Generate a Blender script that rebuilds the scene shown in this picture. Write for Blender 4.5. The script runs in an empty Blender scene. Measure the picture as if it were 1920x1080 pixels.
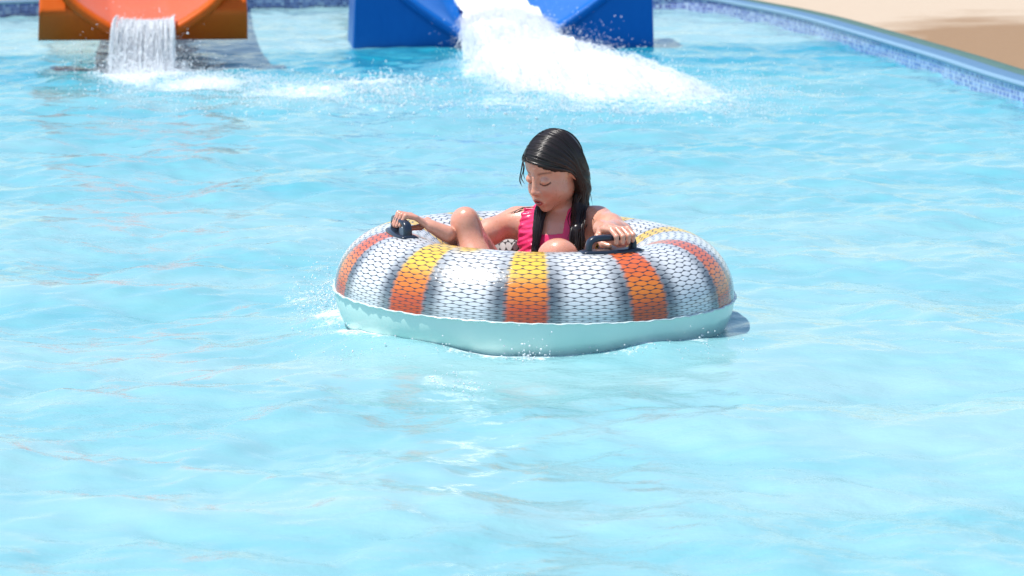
import bpy, math
import numpy as np
from mathutils import Matrix, Vector
rng = np.random.default_rng(7)
R_ = math.radians

# ------------------------------------------------------------------ camera, sky, sun, exposure
F_PX = 6860.0            # focal length in pixels of a 1920 wide picture
CAM_H = 1.36
PITCH = math.atan((540 + 313) / F_PX)
scn = bpy.context.scene
cam_d = bpy.data.cameras.new('camera')
cam_d.sensor_width = 36.0
cam_d.lens = 36.0 * F_PX / 1920.0
cam_d.clip_start = 0.1
cam_d.clip_end = 2000
cam_d.dof.use_dof = True
cam_d.dof.focus_distance = 10.0
cam_d.dof.aperture_fstop = 9
cam = bpy.data.objects.new('camera', cam_d)
cam.location = (0, 0, CAM_H)
cam.rotation_euler = (math.pi / 2 - PITCH, 0, 0)
scn.collection.objects.link(cam)
scn.camera = cam

SUN = Vector((-0.36, -0.10, 0.93)).normalized()
w = bpy.data.worlds.new('World')
scn.world = w
w.use_nodes = True
sky = w.node_tree.nodes.new('ShaderNodeTexSky')
sky.sky_type = 'NISHITA'
sky.sun_disc = False
sky.sun_elevation = math.asin(SUN.z)
sky.sun_rotation = math.atan2(SUN.x, SUN.y)
sky.air_density = 1.0
sky.dust_density = 0.6
bg = w.node_tree.nodes['Background']
bg.inputs['Strength'].default_value = 0.13
w.node_tree.links.new(sky.outputs[0], bg.inputs['Color'])
sl = bpy.data.lights.new('sun', 'SUN')
sl.energy = 4.2
sl.angle = R_(0.53)
sl.color = (1.0, 0.96, 0.90)
so = bpy.data.objects.new('sun', sl)
so.rotation_euler = SUN.to_track_quat('Z', 'Y').to_euler()
scn.collection.objects.link(so)
scn.view_settings.view_transform = 'Standard'
scn.view_settings.look = 'None'
scn.view_settings.gamma = 1
scn.view_settings.exposure = 0.45
scn.view_settings.use_curve_mapping = False

# ------------------------------------------------------------------ helpers
cp, sp = math.cos(PITCH), math.sin(PITCH)


def P(px, py, d):
    """real-world point at depth d along Y that the survey of the photo gives"""
    a = (px - 960) / F_PX
    b = (540 - py) / F_PX
    t = d / (cp + b * sp)
    return np.array([t * a, d, CAM_H + t * (-sp + b * cp)])


def G(px, py, z=0.0):
    a = (px - 960) / F_PX
    b = (540 - py) / F_PX
    t = (z - CAM_H) / (-sp + b * cp)
    return np.array([t * a, t * (cp + b * sp), z])


def tag(o, label=None, cat=None, group=None, kind=None):
    if label: o['label'] = label
    if cat: o['category'] = cat
    if group: o['group'] = group
    if kind: o['kind'] = kind
    return o


def mesh_obj(name, verts, faces, mat, parent=None, smooth=True):
    me = bpy.data.meshes.new(name)
    verts = np.asarray(verts, dtype=np.float32)
    if isinstance(faces, np.ndarray):
        n = len(faces)
        k = faces.shape[1]
        me.vertices.add(len(verts))
        me.vertices.foreach_set('co', verts.ravel())
        me.loops.add(n * k)
        me.loops.foreach_set('vertex_index', faces.astype(np.int32).ravel())
        me.polygons.add(n)
        me.polygons.foreach_set('loop_start', np.arange(0, n * k, k, dtype=np.int32))
        me.polygons.foreach_set('loop_total', np.full(n, k, dtype=np.int32))
        me.update(calc_edges=True)
    else:
        me.from_pydata([tuple(map(float, v)) for v in verts], [], faces)
    me.validate()
    me.polygons.foreach_set('use_smooth', [smooth] * len(me.polygons))
    me.update()
    o = bpy.data.objects.new(name, me)
    scn.collection.objects.link(o)
    if mat: me.materials.append(mat)
    if parent: o.parent = parent
    return o


def empty(name, loc=(0, 0, 0)):
    o = bpy.data.objects.new(name, None)
    o.location = loc
    o.empty_display_size = 0.1
    scn.collection.objects.link(o)
    return o


def grid_faces(nu, nv, close_u=False, close_v=False):
    iu = np.arange(nu if close_u else nu - 1)
    iv = np.arange(nv if close_v else nv - 1)
    A, B = np.meshgrid(iu, iv, indexing='ij')
    A = A.ravel(); B = B.ravel()
    A2 = (A + 1) % nu; B2 = (B + 1) % nv
    return np.stack([A * nv + B, A2 * nv + B, A2 * nv + B2, A * nv + B2], 1)


def tubes(lines, radii, sides=6):
    """lines: list of (n,3) arrays; radii: list of (n,) arrays -> verts, quads"""
    V, Fs, off = [], [], 0
    ang = np.linspace(0, 2 * np.pi, sides, endpoint=False)
    for L, r in zip(lines, radii):
        L = np.asarray(L, float)
        T = np.gradient(L, axis=0)
        T /= np.linalg.norm(T, axis=1, keepdims=True) + 1e-9
        ref = np.tile(np.array([0.31, 0.87, 0.39]), (len(L), 1))
        N = np.cross(T, ref); N /= np.linalg.norm(N, axis=1, keepdims=True) + 1e-9
        B = np.cross(T, N)
        ring = (L[:, None, :] + (np.cos(ang)[None, :, None] * N[:, None, :] + np.sin(ang)[None, :, None] * B[:, None, :])
                * np.asarray(r)[:, None, None])
        V.append(ring.reshape(-1, 3))
        Fs.append(grid_faces(len(L), sides, close_v=True) + off)
        off += len(L) * sides
    return np.concatenate(V), np.concatenate(Fs)


def catmull(pts, n=12, closed=False):
    pts = np.asarray(pts, float)
    m = len(pts)
    out = []
    rngs = range(m) if closed else range(m - 1)
    for i in rngs:
        if closed:
            p0, p1, p2, p3 = pts[(i - 1) % m], pts[i], pts[(i + 1) % m], pts[(i + 2) % m]
        else:
            p0, p1, p2, p3 = pts[max(i - 1, 0)], pts[i], pts[i + 1], pts[min(i + 2, m - 1)]
        for t in np.linspace(0, 1, n, endpoint=False):
            out.append(0.5 * (2 * p1 + (p2 - p0) * t + (2 * p0 - 5 * p1 + 4 * p2 - p3) * t * t + (3 * p1 - p0 - 3 * p2 + p3) * t ** 3))
    if not closed: out.append(pts[-1])
    return np.array(out)


def resample(L, n):
    L = np.asarray(L, float)
    s = np.r_[0, np.cumsum(np.linalg.norm(np.diff(L, axis=0), axis=1))]
    q = np.linspace(0, s[-1], n)
    return np.stack([np.interp(q, s, L[:, i]) for i in range(3)], 1)


def sstep(a, b, x):
    t = np.clip((x - a) / (b - a), 0, 1)
    return t * t * (3 - 2 * t)


# ---- materials
def new_mat(name):
    m = bpy.data.materials.new(name)
    m.use_nodes = True
    nt = m.node_tree
    return m, nt, nt.nodes['Principled BSDF']


def N_(nt, typ, **kw):
    n = nt.nodes.new(typ)
    for k, v in kw.items():
        if k == 'ins':
            for kk, vv in v.items(): n.inputs[kk].default_value = vv
        else:
            setattr(n, k, v)
    return n


def ramp(nt, src, stops):
    r = nt.nodes.new('ShaderNodeValToRGB')
    els = r.color_ramp.elements
    while len(els) < len(stops): els.new(0.5)
    for e, (p, c) in zip(els, stops):
        e.position = p
        e.color = (*c, 1) if len(c) == 3 else c
    nt.links.new(src, r.inputs[0])
    return r.outputs[0]


def math_(nt, op, a, b=None, clamp=False):
    n = nt.nodes.new('ShaderNodeMath')
    n.operation = op
    n.use_clamp = clamp
    for i, v in enumerate((a, b)):
        if v is None: continue
        if isinstance(v, (int, float)): n.inputs[i].default_value = v
        else: nt.links.new(v, n.inputs[i])
    return n.outputs[0]


def mixc(nt, fac, a, b, typ='MIX'):
    n = nt.nodes.new('ShaderNodeMix')
    n.data_type = 'RGBA'
    n.blend_type = typ
    for k, v in (('Factor', fac), ('A', a), ('B', b)):
        sock = [s for s in n.inputs if s.name == k and s.enabled][0]
        if isinstance(v, (int, float)): sock.default_value = v
        elif isinstance(v, tuple): sock.default_value = (*v, 1)
        else: nt.links.new(v, sock)
    return [s for s in n.outputs if s.enabled][0]


def noise(nt, scale, detail=4, rough=0.55, vec=None, sx=None, out=0):
    n = nt.nodes.new('ShaderNodeTexNoise')
    n.inputs['Scale'].default_value = scale
    n.inputs['Detail'].default_value = detail
    n.inputs['Roughness'].default_value = rough
    if vec is None:
        vec = N_(nt, 'ShaderNodeTexCoord').outputs['Object']
    if sx is not None:
        mp = nt.nodes.new('ShaderNodeMapping')
        mp.inputs['Scale'].default_value = sx
        nt.links.new(vec, mp.inputs[0])
        vec = mp.outputs[0]
    nt.links.new(vec, n.inputs['Vector'])
    return n.outputs[out]


def bump(nt, bsdf, h, strength=0.2, dist=0.01):
    b = nt.nodes.new('ShaderNodeBump')
    b.inputs['Strength'].default_value = strength
    b.inputs['Distance'].default_value = dist
    nt.links.new(h, b.inputs['Height'])
    nt.links.new(b.outputs[0], bsdf.inputs['Normal'])


def attr(nt, name, out='Fac'):
    a = nt.nodes.new('ShaderNodeAttribute')
    a.attribute_name = name
    return a.outputs[out]


def set_attr(o, name, vals):
    a = o.data.attributes.new(name, 'FLOAT', 'POINT')
    a.data.foreach_set('value', np.asarray(vals, np.float32))


def set_col(o, name, cols):
    a = o.data.attributes.new(name, 'FLOAT_COLOR', 'POINT')
    c = np.ones((len(cols), 4), np.float32)
    c[:, :3] = cols
    a.data.foreach_set('color', c.ravel())


# ---- water surface
m_water, nt, b = new_mat('pool_water')
foam_at = attr(nt, 'foam')
aer_shade_at = attr(nt, 'aeration_shade')
n_f = noise(nt, 26, 6, 0.7, sx=(0.8, 0.55, 1))
n_f2 = noise(nt, 90, 3, 0.6, sx=(1, 0.5, 1))
n_mix = math_(nt, 'ADD', math_(nt, 'MULTIPLY', n_f, 0.65), math_(nt, 'MULTIPLY', n_f2, 0.35))
foam = math_(nt, 'SUBTRACT', math_(nt, 'ADD', foam_at, n_mix), 0.78)
foam = math_(nt, 'MULTIPLY', foam, 4.5, clamp=True)
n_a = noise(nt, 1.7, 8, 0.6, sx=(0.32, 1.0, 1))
aer_shade = math_(nt, 'ADD', aer_shade_at, math_(nt, 'MULTIPLY', math_(nt, 'SUBTRACT', n_a, 0.5), 1.25), clamp=True)
body = ramp(nt, aer_shade, [(0.0, (0.012, 0.27, 0.37)), (0.4, (0.085, 0.36, 0.43)), (0.75, (0.175, 0.415, 0.455)), (1.0, (0.265, 0.465, 0.485))])
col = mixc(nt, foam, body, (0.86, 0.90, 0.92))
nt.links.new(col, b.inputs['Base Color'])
ro = math_(nt, 'ADD', math_(nt, 'MULTIPLY', foam, 0.5), 0.11)
nt.links.new(ro, b.inputs['Roughness'])
b.inputs['IOR'].default_value = 1.333
h1 = noise(nt, 9, 5, 0.6, sx=(0.7, 0.9, 1))
pm = ramp(nt, noise(nt, 1.1, 4, 0.6, sx=(0.6, 1, 1)), [(0.35, (0.45, 0.45, 0.45)), (0.62, (1.5, 1.5, 1.5))])
h2 = math_(nt, 'ADD', math_(nt, 'MULTIPLY', h1, pm), math_(nt, 'MULTIPLY', math_(nt, 'MULTIPLY', foam, n_f2), 0.8))
bump(nt, b, h2, 0.36, 0.024)

# ---- white water
m_white, nt, b = new_mat('white_water')
b.inputs['Base Color'].default_value = (0.93, 0.95, 0.97, 1)
b.inputs['Roughness'].default_value = 0.25
b.inputs['IOR'].default_value = 1.33
tr = N_(nt, 'ShaderNodeBsdfTranslucent'); tr.inputs[0].default_value = (0.95, 0.97, 0.98, 1)
mx = N_(nt, 'ShaderNodeMixShader'); mx.inputs[0].default_value = 0.5
nt.links.new(b.outputs[0], mx.inputs[1]); nt.links.new(tr.outputs[0], mx.inputs[2])
nt.links.new(mx.outputs[0], nt.nodes['Material Output'].inputs['Surface'])
m_foam, nt, b = new_mat('churned_foam')
b.inputs['Base Color'].default_value = (0.88, 0.92, 0.94, 1)
b.inputs['Roughness'].default_value = 0.55
fz = noise(nt, 22, 8, 0.72, sx=(1, 0.5, 1))
bump(nt, b, fz, 0.5, 0.04)
m_drop = m_white


def fibre(name, c1, c2, rough=0.34, scale=3):
    m, nt, b = new_mat(name)
    n = noise(nt, scale, 6, 0.65)
    n2 = noise(nt, 40, 4, 0.6, sx=(1, 1, 0.15))
    c = mixc(nt, math_(nt, 'MULTIPLY', math_(nt, 'ADD', n, n2), 0.5), c1, c2)
    nt.links.new(c, b.inputs['Base Color'])
    nt.links.new(math_(nt, 'ADD', math_(nt, 'MULTIPLY', n2, 0.25), rough - 0.1), b.inputs['Roughness'])
    b.inputs['Specular IOR Level'].default_value = 0.14
    bump(nt, b, n, 0.12, 0.01)
    return m


m_orange = fibre('orange_fibreglass', (0.54, 0.070, 0.008), (0.66, 0.130, 0.012))
m_blue = fibre('blue_fibreglass', (0.004, 0.095, 0.38), (0.008, 0.145, 0.50))
m_steel, nt, b = new_mat('galvanised_steel')
b.inputs['Base Color'].default_value = (0.4, 0.42, 0.44, 1); b.inputs['Metallic'].default_value = 0.8
nt.links.new(math_(nt, 'ADD', math_(nt, 'MULTIPLY', noise(nt, 20), 0.3), 0.25), b.inputs['Roughness'])

# ---- deck
m_deck, nt, b = new_mat('deck_concrete')
n1 = noise(nt, 0.9, 7, 0.65)
n2 = noise(nt, 30, 5, 0.7)
wet = ramp(nt, math_(nt, 'ADD', attr(nt, 'wet'), math_(nt, 'MULTIPLY', math_(nt, 'SUBTRACT', n1, 0.5), 0.9)), [(0.30, (0, 0, 0)), (0.62, (1, 1, 1))])
dry = mixc(nt, n2, (0.42, 0.325, 0.235), (0.52, 0.42, 0.31))
wc = mixc(nt, n2, (0.22, 0.125, 0.055), (0.31, 0.185, 0.085))
nt.links.new(mixc(nt, wet, dry, wc), b.inputs['Base Color'])
nt.links.new(math_(nt, 'SUBTRACT', 0.9, math_(nt, 'MULTIPLY', wet, 0.2)), b.inputs['Roughness'])
bump(nt, b, n2, 0.3, 0.004)

m_coping, nt, b = new_mat('blue_painted_coping')
n2 = noise(nt, 14, 5, 0.7)
nt.links.new(mixc(nt, n2, (0.05, 0.15, 0.28), (0.10, 0.21, 0.35)), b.inputs['Base Color'])
b.inputs['Roughness'].default_value = 0.45
m_nose, nt, b = new_mat('pale_blue_nosing')
n2 = noise(nt, 25, 4, 0.7)
nt.links.new(mixc(nt, n2, (0.14, 0.28, 0.40), (0.23, 0.37, 0.49)), b.inputs['Base Color'])
b.inputs['Roughness'].default_value = 0.4
m_gut, nt, b = new_mat('green_joint')
n2 = noise(nt, 10, 5, 0.7)
nt.links.new(mixc(nt, n2, (0.03, 0.10, 0.09), (0.10, 0.17, 0.13)), b.inputs['Base Color'])
b.inputs['Roughness'].default_value = 0.5
m_mos, nt, b = new_mat('mosaic_tiles')
uvn = N_(nt, 'ShaderNodeUVMap').outputs[0]
br = N_(nt, 'ShaderNodeTexBrick', offset=0.0)
nt.links.new(uvn, br.inputs['Vector'])
for k, v in dict(Scale=1.0).items(): br.inputs[k].default_value = v
br.inputs['Mortar Size'].default_value = 0.0022
br.inputs['Brick Width'].default_value = 0.025
br.inputs['Row Height'].default_value = 0.025
br.inputs['Color1'].default_value = (0, 0, 0, 1); br.inputs['Color2'].default_value = (1, 1, 1, 1)
br.inputs['Mortar'].default_value = (0.5, 0.5, 0.5, 1)
tc = ramp(nt, br.outputs['Color'], [(0.0, (0.03, 0.05, 0.30)), (0.35, (0.10, 0.14, 0.48)), (0.65, (0.22, 0.30, 0.62)), (1.0, (0.50, 0.60, 0.80))])
nt.links.new(mixc(nt, br.outputs['Fac'], tc, (0.45, 0.52, 0.62)), b.inputs['Base Color'])
b.inputs['Roughness'].default_value = 0.15
m_basin, nt, b = new_mat('pool_plaster')
n2 = noise(nt, 3, 5)
nt.links.new(mixc(nt, n2, (0.35, 0.65, 0.75), (0.45, 0.72, 0.80)), b.inputs['Base Color'])

# ---- tube
m_cover, nt, b = new_mat('printed_vinyl_cover')
uvn = N_(nt, 'ShaderNodeUVMap').outputs[0]
sep = N_(nt, 'ShaderNodeSeparateXYZ')
nt.links.new(uvn, sep.inputs[0])
U, V = sep.outputs[0], sep.outputs[1]
jit = math_(nt, 'MULTIPLY', math_(nt, 'SUBTRACT', noise(nt, 9, 2, 0.5, vec=uvn, sx=(6, 1, 1)), 0.5), 0.5)
rows_ = math_(nt, 'MULTIPLY', math_(nt, 'POWER', math_(nt, 'MAXIMUM', V, 0.0), 0.6), 33.0)
s1 = math_(nt, 'SINE', math_(nt, 'MULTIPLY', math_(nt, 'ADD', rows_, jit), math.pi))
c1 = math_(nt, 'COSINE', math_(nt, 'MULTIPLY', U, 2 * math.pi * 84))
dline = math_(nt, 'ABSOLUTE', math_(nt, 'SUBTRACT', s1, math_(nt, 'MULTIPLY', c1, 0.47)))
thick = math_(nt, 'ADD', math_(nt, 'MULTIPLY', math_(nt, 'COSINE', math_(nt, 'MULTIPLY', U, 4 * math.pi * 84)), 0.17), 0.40)
lm = math_(nt, 'SUBTRACT', 1.0, math_(nt, 'DIVIDE', dline, thick), clamp=True)
lm = math_(nt, 'MULTIPLY', lm, 2.2, clamp=True)
pr = attr(nt, 'print', 'Color')
nt.links.new(mixc(nt, math_(nt, 'MULTIPLY', lm, 0.93), pr, (0.025, 0.03, 0.04)), b.inputs['Base Color'])
b.inputs['Roughness'].default_value = 0.24
b.inputs['Coat Weight'].default_value = 0.3
b.inputs['Coat Roughness'].default_value = 0.12
wr0 = noise(nt, 5, 4, 0.6, vec=uvn, sx=(6, 1, 1))
pk = math_(nt, 'MULTIPLY', noise(nt, 3, 3, 0.5, vec=uvn, sx=(44, 1.2, 1)), math_(nt, 'SUBTRACT', 1.0, math_(nt, 'MULTIPLY', V, 4.0), clamp=True))
wr = math_(nt, 'ADD', wr0, math_(nt, 'MULTIPLY', pk, 0.8))
bump(nt, b, math_(nt, 'ADD', wr, math_(nt, 'MULTIPLY', lm, -0.05)), 0.25, 0.015)

m_skinb, nt, b = new_mat('pale_aqua_vinyl')
n2 = noise(nt, 6, 4, 0.6, sx=(1, 1, 0.2))
nt.links.new(mixc(nt, n2, (0.60, 0.88, 0.80), (0.70, 0.94, 0.87)), b.inputs['Base Color'])
b.inputs['Roughness'].default_value = 0.2
tr = N_(nt, 'ShaderNodeBsdfTranslucent'); tr.inputs[0].default_value = (0.70, 0.90, 0.89, 1)
mx = N_(nt, 'ShaderNodeMixShader'); mx.inputs[0].default_value = 0.15
nt.links.new(b.outputs[0], mx.inputs[1]); nt.links.new(tr.outputs[0], mx.inputs[2])
nt.links.new(mx.outputs[0], nt.nodes['Material Output'].inputs['Surface'])
bump(nt, b, n2, 0.2, 0.01)
m_seam, nt, b = new_mat('clear_vinyl_seam')
b.inputs['Base Color'].default_value = (0.55, 0.68, 0.68, 1)
b.inputs['Roughness'].default_value = 0.2
m_rub, nt, b = new_mat('dark_rubber')
n2 = noise(nt, 40, 4, 0.6)
nt.links.new(mixc(nt, n2, (0.010, 0.016, 0.030), (0.022, 0.032, 0.055)), b.inputs['Base Color'])
b.inputs['Roughness'].default_value = 0.28

# ---- person
m_skin, nt, b = new_mat('wet_skin')
n1 = noise(nt, 25, 4, 0.6)
base = mixc(nt, n1, (0.60, 0.275, 0.18), (0.70, 0.35, 0.245))
mot = ramp(nt, noise(nt, 9, 5, 0.65), [(0.40, (0, 0, 0)), (0.75, (0.4, 0.4, 0.4))])
base = mixc(nt, mot, base, (0.60, 0.20, 0.135))
base = mixc(nt, math_(nt, 'MULTIPLY', attr(nt, 'flush'), 0.7), base, (0.62, 0.20, 0.13))
base = mixc(nt, attr(nt, 'lips'), base, (0.36, 0.055, 0.05))
base = mixc(nt, attr(nt, 'dark'), base, (0.018, 0.010, 0.008))
nt.links.new(base, b.inputs['Base Color'])
b.inputs['Subsurface Weight'].default_value = 0.18
b.inputs['Subsurface Radius'].default_value = (0.012, 0.005, 0.003)
b.inputs['Roughness'].default_value = 0.36
wet = noise(nt, 60, 3, 0.6)
nt.links.new(ramp(nt, wet, [(0.35, (0.22, 0.22, 0.22)), (0.65, (0.5, 0.5, 0.5))]), b.inputs['Roughness'])
b.inputs['Coat Weight'].default_value = 0.45
b.inputs['Coat Roughness'].default_value = 0.12
bump(nt, b, math_(nt, 'ADD', noise(nt, 200, 3, 0.6), math_(nt, 'MULTIPLY', noise(nt, 45, 3, 0.6), 1.5)), 0.3, 0.002)

m_hair, nt, b = new_mat('wet_dark_hair')
n1 = noise(nt, 80, 3, 0.6)
nt.links.new(mixc(nt, n1, (0.006, 0.004, 0.004), (0.022, 0.013, 0.011)), b.inputs['Base Color'])
b.inputs['Roughness'].default_value = 0.3
b.inputs['Specular IOR Level'].default_value = 0.45
m_suit, nt, b = new_mat('pink_swimsuit')
n1 = noise(nt, 18, 4, 0.6)
nt.links.new(mixc(nt, n1, (0.66, 0.012, 0.075), (0.84, 0.06, 0.22)), b.inputs['Base Color'])
b.inputs['Roughness'].default_value = 0.3
bump(nt, b, noise(nt, 120, 3, 0.6), 0.3, 0.003)

# ------------------------------------------------------------------ pool outline, walls, deck
outl = [(3.9, 2.6), (3.55, 8), (3.1, 13.5)]
for q in [(1920, 198), (1750, 140), (1600, 91), (1500, 60), (1400, 37), (1290, 20)]:
    g = G(*q); outl.append((g[0], g[1]))
outl += [(0.4, 28.55), (-1.0, 28.95), (-2.4, 28.5), (-3.9, 27.3), (-6.4, 25.0), (-9, 19.5), (-10, 12), (-9, 5), (-5, 2.0), (0, 1.5)]
oc = catmull(np.array([(x, y, 0) for x, y in outl]), 16, closed=True)[:, :2]
tn = np.roll(oc, -1, 0) - np.roll(oc, 1, 0)
tn /= np.linalg.norm(tn, axis=1, keepdims=True)
nrm = np.stack([tn[:, 1], -tn[:, 0]], 1)        # outward (outline runs counter-clockwise)
M = len(oc)
arc = np.r_[0, np.cumsum(np.linalg.norm(np.diff(np.vstack([oc, oc[:1]]), axis=0), axis=1))]


def ring_strip(name, prof, mat, parent=None, kind='structure', uv=False, smooth=True):
    """prof: list of (offset, z)"""
    k = len(prof)
    V = np.zeros((M + 1, k, 3))
    for j, (o_, z_) in enumerate(prof):
        q = oc + nrm * o_
        q = np.vstack([q, q[:1]])
        V[:, j, :2] = q; V[:, j, 2] = z_
    ob = mesh_obj(name, V.reshape(-1, 3), grid_faces(M + 1, k), mat, parent, smooth)
    if kind: ob['kind'] = kind
    if uv:
        s = np.r_[0, np.cumsum(np.hypot(np.diff([p[0] for p in prof]), np.diff([p[1] for p in prof])))]
        uu = np.repeat(arc, k); vv = np.tile(s, M + 1)
        l = ob.data.uv_layers.new(name='UVMap')
        idx = np.zeros(len(ob.data.loops), np.int32); ob.data.loops.foreach_get('vertex_index', idx)
        l.data.foreach_set('uv', np.stack([uu[idx], vv[idx]], 1).astype(np.float32).ravel())
    return ob


wall = ring_strip('pool_wall', [(0.02, -1.5), (0.02, -0.06), (0.0, -0.06)], m_basin)
ring_strip('mosaic_band', [(0.0, -0.06), (0.0, 0.088)], m_mos, wall, kind=None, uv=True)
ring_strip('nosing', [(-0.001, 0.088), (-0.012, 0.094), (-0.012, 0.104), (-0.004, 0.112), (0.018, 0.113)], m_nose, wall, kind=None)
ring_strip('coping', [(0.018, 0.1128), (0.118, 0.116), (0.124, 0.112)], m_coping, wall, kind=None)
ring_strip('drain_joint', [(0.124, 0.112), (0.128, 0.096), (0.235, 0.096), (0.242, 0.112)], m_gut, wall, kind=None)
cen = np.array([-2.5, 14.0])
V = []
offs = [0, 0.15, 0.35, 0.7, 1.2, 2, 3.5, 6, 12, 30, 90, 400]
base_ = oc + nrm * 0.242
rad = base_ - cen
rad = rad / np.linalg.norm(rad, axis=1, keepdims=True)
for o_ in offs: V.append(np.c_[base_ + rad * o_, np.full(M, 0.112 + min(o_, 6) * 0.006)])
V = np.stack(V, 1)
dk = mesh_obj('pool_deck', V.reshape(-1, 3), grid_faces(M, len(offs), close_u=True), m_deck)
dk['kind'] = 'structure'
vv = V.reshape(-1, 3)
set_attr(dk, 'wet', 1.25 * np.exp(-((vv[:, 0] - 3.15) / 0.85) ** 2 - ((vv[:, 1] - 20.6) / 3.9) ** 2) + 0.08)
fl = mesh_obj('pool_floor', np.c_[oc + nrm * 0.02, np.full(M, -1.4)], [list(range(M))], m_basin)
fl['kind'] = 'structure'

# ------------------------------------------------------------------ tube frame (needed by the water too)
TC = P(1002, 543, 10.0)
RT, rT = 0.388, 0.163

# ------------------------------------------------------------------ water
nw = 64
wl = np.exp(rng.uniform(np.log(0.09), np.log(1.7), nw))
wa = rng.uniform(0, 2 * np.pi, nw)
wp = rng.uniform(0, 2 * np.pi, nw)
wamp = 0.0012 * (wl / 0.3) ** 0.72


def wave(x, y):
    x = np.asarray(x, np.float64); y = np.asarray(y, np.float64)
    # gentle domain warp so that crests bend
    xw = x + 0.10 * np.sin(1.7 * y + 0.6 * x) + 0.05 * np.sin(4.1 * y - 2.0 * x + 1)
    yw = y + 0.12 * np.sin(1.9 * x - 0.4 * y + 2) + 0.05 * np.sin(4.7 * x + 1.3 * y)
    z = np.zeros_like(x)
    for l, a, p, am in zip(wl, wa, wp, wamp):
        k = 2 * np.pi / l
        ph = k * (math.cos(a) * xw + math.sin(a) * yw) + p
        s = np.sin(ph)
        z += am * (s + 0.25 * np.cos(2 * ph))
    return z


def gauss(x, y, cx, cy, sx, sy): return np.exp(-((x - cx) / sx) ** 2 - ((y - cy) / sy) ** 2)


rows = [1.2]
while rows[-1] < 29.6:
    d = rows[-1]
    rows.append(d + (0.10 if d < 6.3 else 0.020 + 0.0013 * (d - 6.3)))
rows = np.array(rows)
cols = [0.0]
while cols[-1] < 4.4: cols.append(cols[-1] + (0.018 if cols[-1] < 1.6 else 0.026))
while cols[-1] < 11: cols.append(cols[-1] + 0.3)
cols = np.array(cols)
cols = np.r_[-cols[:0:-1], cols[cols < 4.6]]
X, Y = np.meshgrid(cols, rows, indexing='ij')
Z = wave(X, Y)
fade = 1 - 0.35 * sstep(20, 24, Y)
Z *= fade
Z *= 1 - 0.6 * np.exp(-((np.hypot(X - TC[0], Y - TC[1]) / 0.85) ** 4))
# churn where the slides pour in
g_o = G(275, 140); g_b = G(1060, 150)
churn = 1.0 * gauss(X, Y, g_o[0], g_o[1], 0.35, 0.45) + gauss(X, Y, g_b[0], g_b[1], 0.6, 1.3)
rt = np.hypot(X - TC[0], Y - TC[1])
Z += 0.03 * np.exp(-((rt - 0.57) / 0.11) ** 2) * (0.6 + 0.4 * np.sin(5 * np.arctan2(Y - TC[1], X - TC[0])))
Z += 0.03 * gauss(X, Y, TC[0] - 0.50, TC[1] - 0.28, 0.16, 0.22)      # wash pushed up on the left of the tube
Z -= 0.03 * gauss(X, Y, 0.40, 8.85, 0.5, 0.28)          # trough in front of the tube, shaped to darken the water like its shadow
Z += 0.02 * gauss(X, Y, 0.5, 8.3, 0.9, 0.25)
wv = mesh_obj('pool_water', np.stack([X, Y, Z], -1).reshape(-1, 3), grid_faces(len(cols), len(rows)), m_water)
wv['kind'] = 'structure'
foam = np.zeros_like(X)


def foam_blob(px, py, rx, ry, s):
    global foam
    g = G(px, py)
    ppm = F_PX / g[1]
    q = G(px, py + ry)
    sy = abs(g[1] - q[1])
    foam = np.maximum(foam, s * gauss(X, Y, g[0], g[1], rx / ppm, sy))


for a in [(275, 135, 110, 26, .70), (275, 110, 100, 14, .45), (380, 158, 140, 20, .48), (560, 172, 170, 22, .42), (690, 158, 110, 14, .42), (480, 200, 260, 30, .26),
          (1040, 135, 130, 45, .75), (1120, 165, 150, 35, .62), (1260, 180, 190, 35, .42), (1340, 215, 220, 30, .30), (950, 190, 160, 30, .33),
          (900, 130, 60, 25, .45), (700, 205, 120, 25, .28), (1600, 185, 260, 25, .17), (300, 290, 350, 40, .17), (1300, 300, 400, 60, .15),
          (625, 600, 55, 35, .46), (570, 560, 90, 40, .30), (660, 640, 60, 14, .46), (700, 650, 70, 12, .34), (900, 672, 130, 9, .36), (1010, 672, 50, 10, .42), (1150, 668, 130, 8, .34),
          (1290, 650, 60, 12, .38), (1400, 560, 60, 20, .15), (560, 340, 160, 30, .15), (1500, 420, 300, 60, .13), (100, 60, 200, 40, .15), (1400, 55, 150, 25, .18)]:
    foam_blob(*a)
an_t = np.arctan2(Y - TC[1], X - TC[0])
foam = np.maximum(foam, (0.40 + 0.10 * np.sin(7 * an_t + 1) + 0.08 * np.sin(17 * an_t)) * (1 - 0.9 * np.exp(-((an_t + 0.1) / 0.55) ** 2)) * np.exp(-((rt - 0.53) / 0.045) ** 2))
set_attr(wv, 'foam', foam.ravel())
aer_shade = 0.62 + 0.25 * sstep(18, 9, Y)  # paler towards the camera: sun and viewing angle put into the colour
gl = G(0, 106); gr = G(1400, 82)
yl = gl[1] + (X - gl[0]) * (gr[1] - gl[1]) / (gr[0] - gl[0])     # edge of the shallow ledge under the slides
clear_shade = sstep(yl + 0.25, yl - 0.05, Y) * sstep(yl - 3.6, yl - 1.4, Y)  # teal band by the slides: clear water with their shade and reflection painted in
aer_shade = aer_shade * (1 - 0.85 * clear_shade) + 0.35 * sstep(yl - 0.05, yl + 0.3, Y)
set_attr(wv, 'aeration_shade', np.clip(aer_shade, 0, 1.2).ravel())

# ------------------------------------------------------------------ water slides


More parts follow.
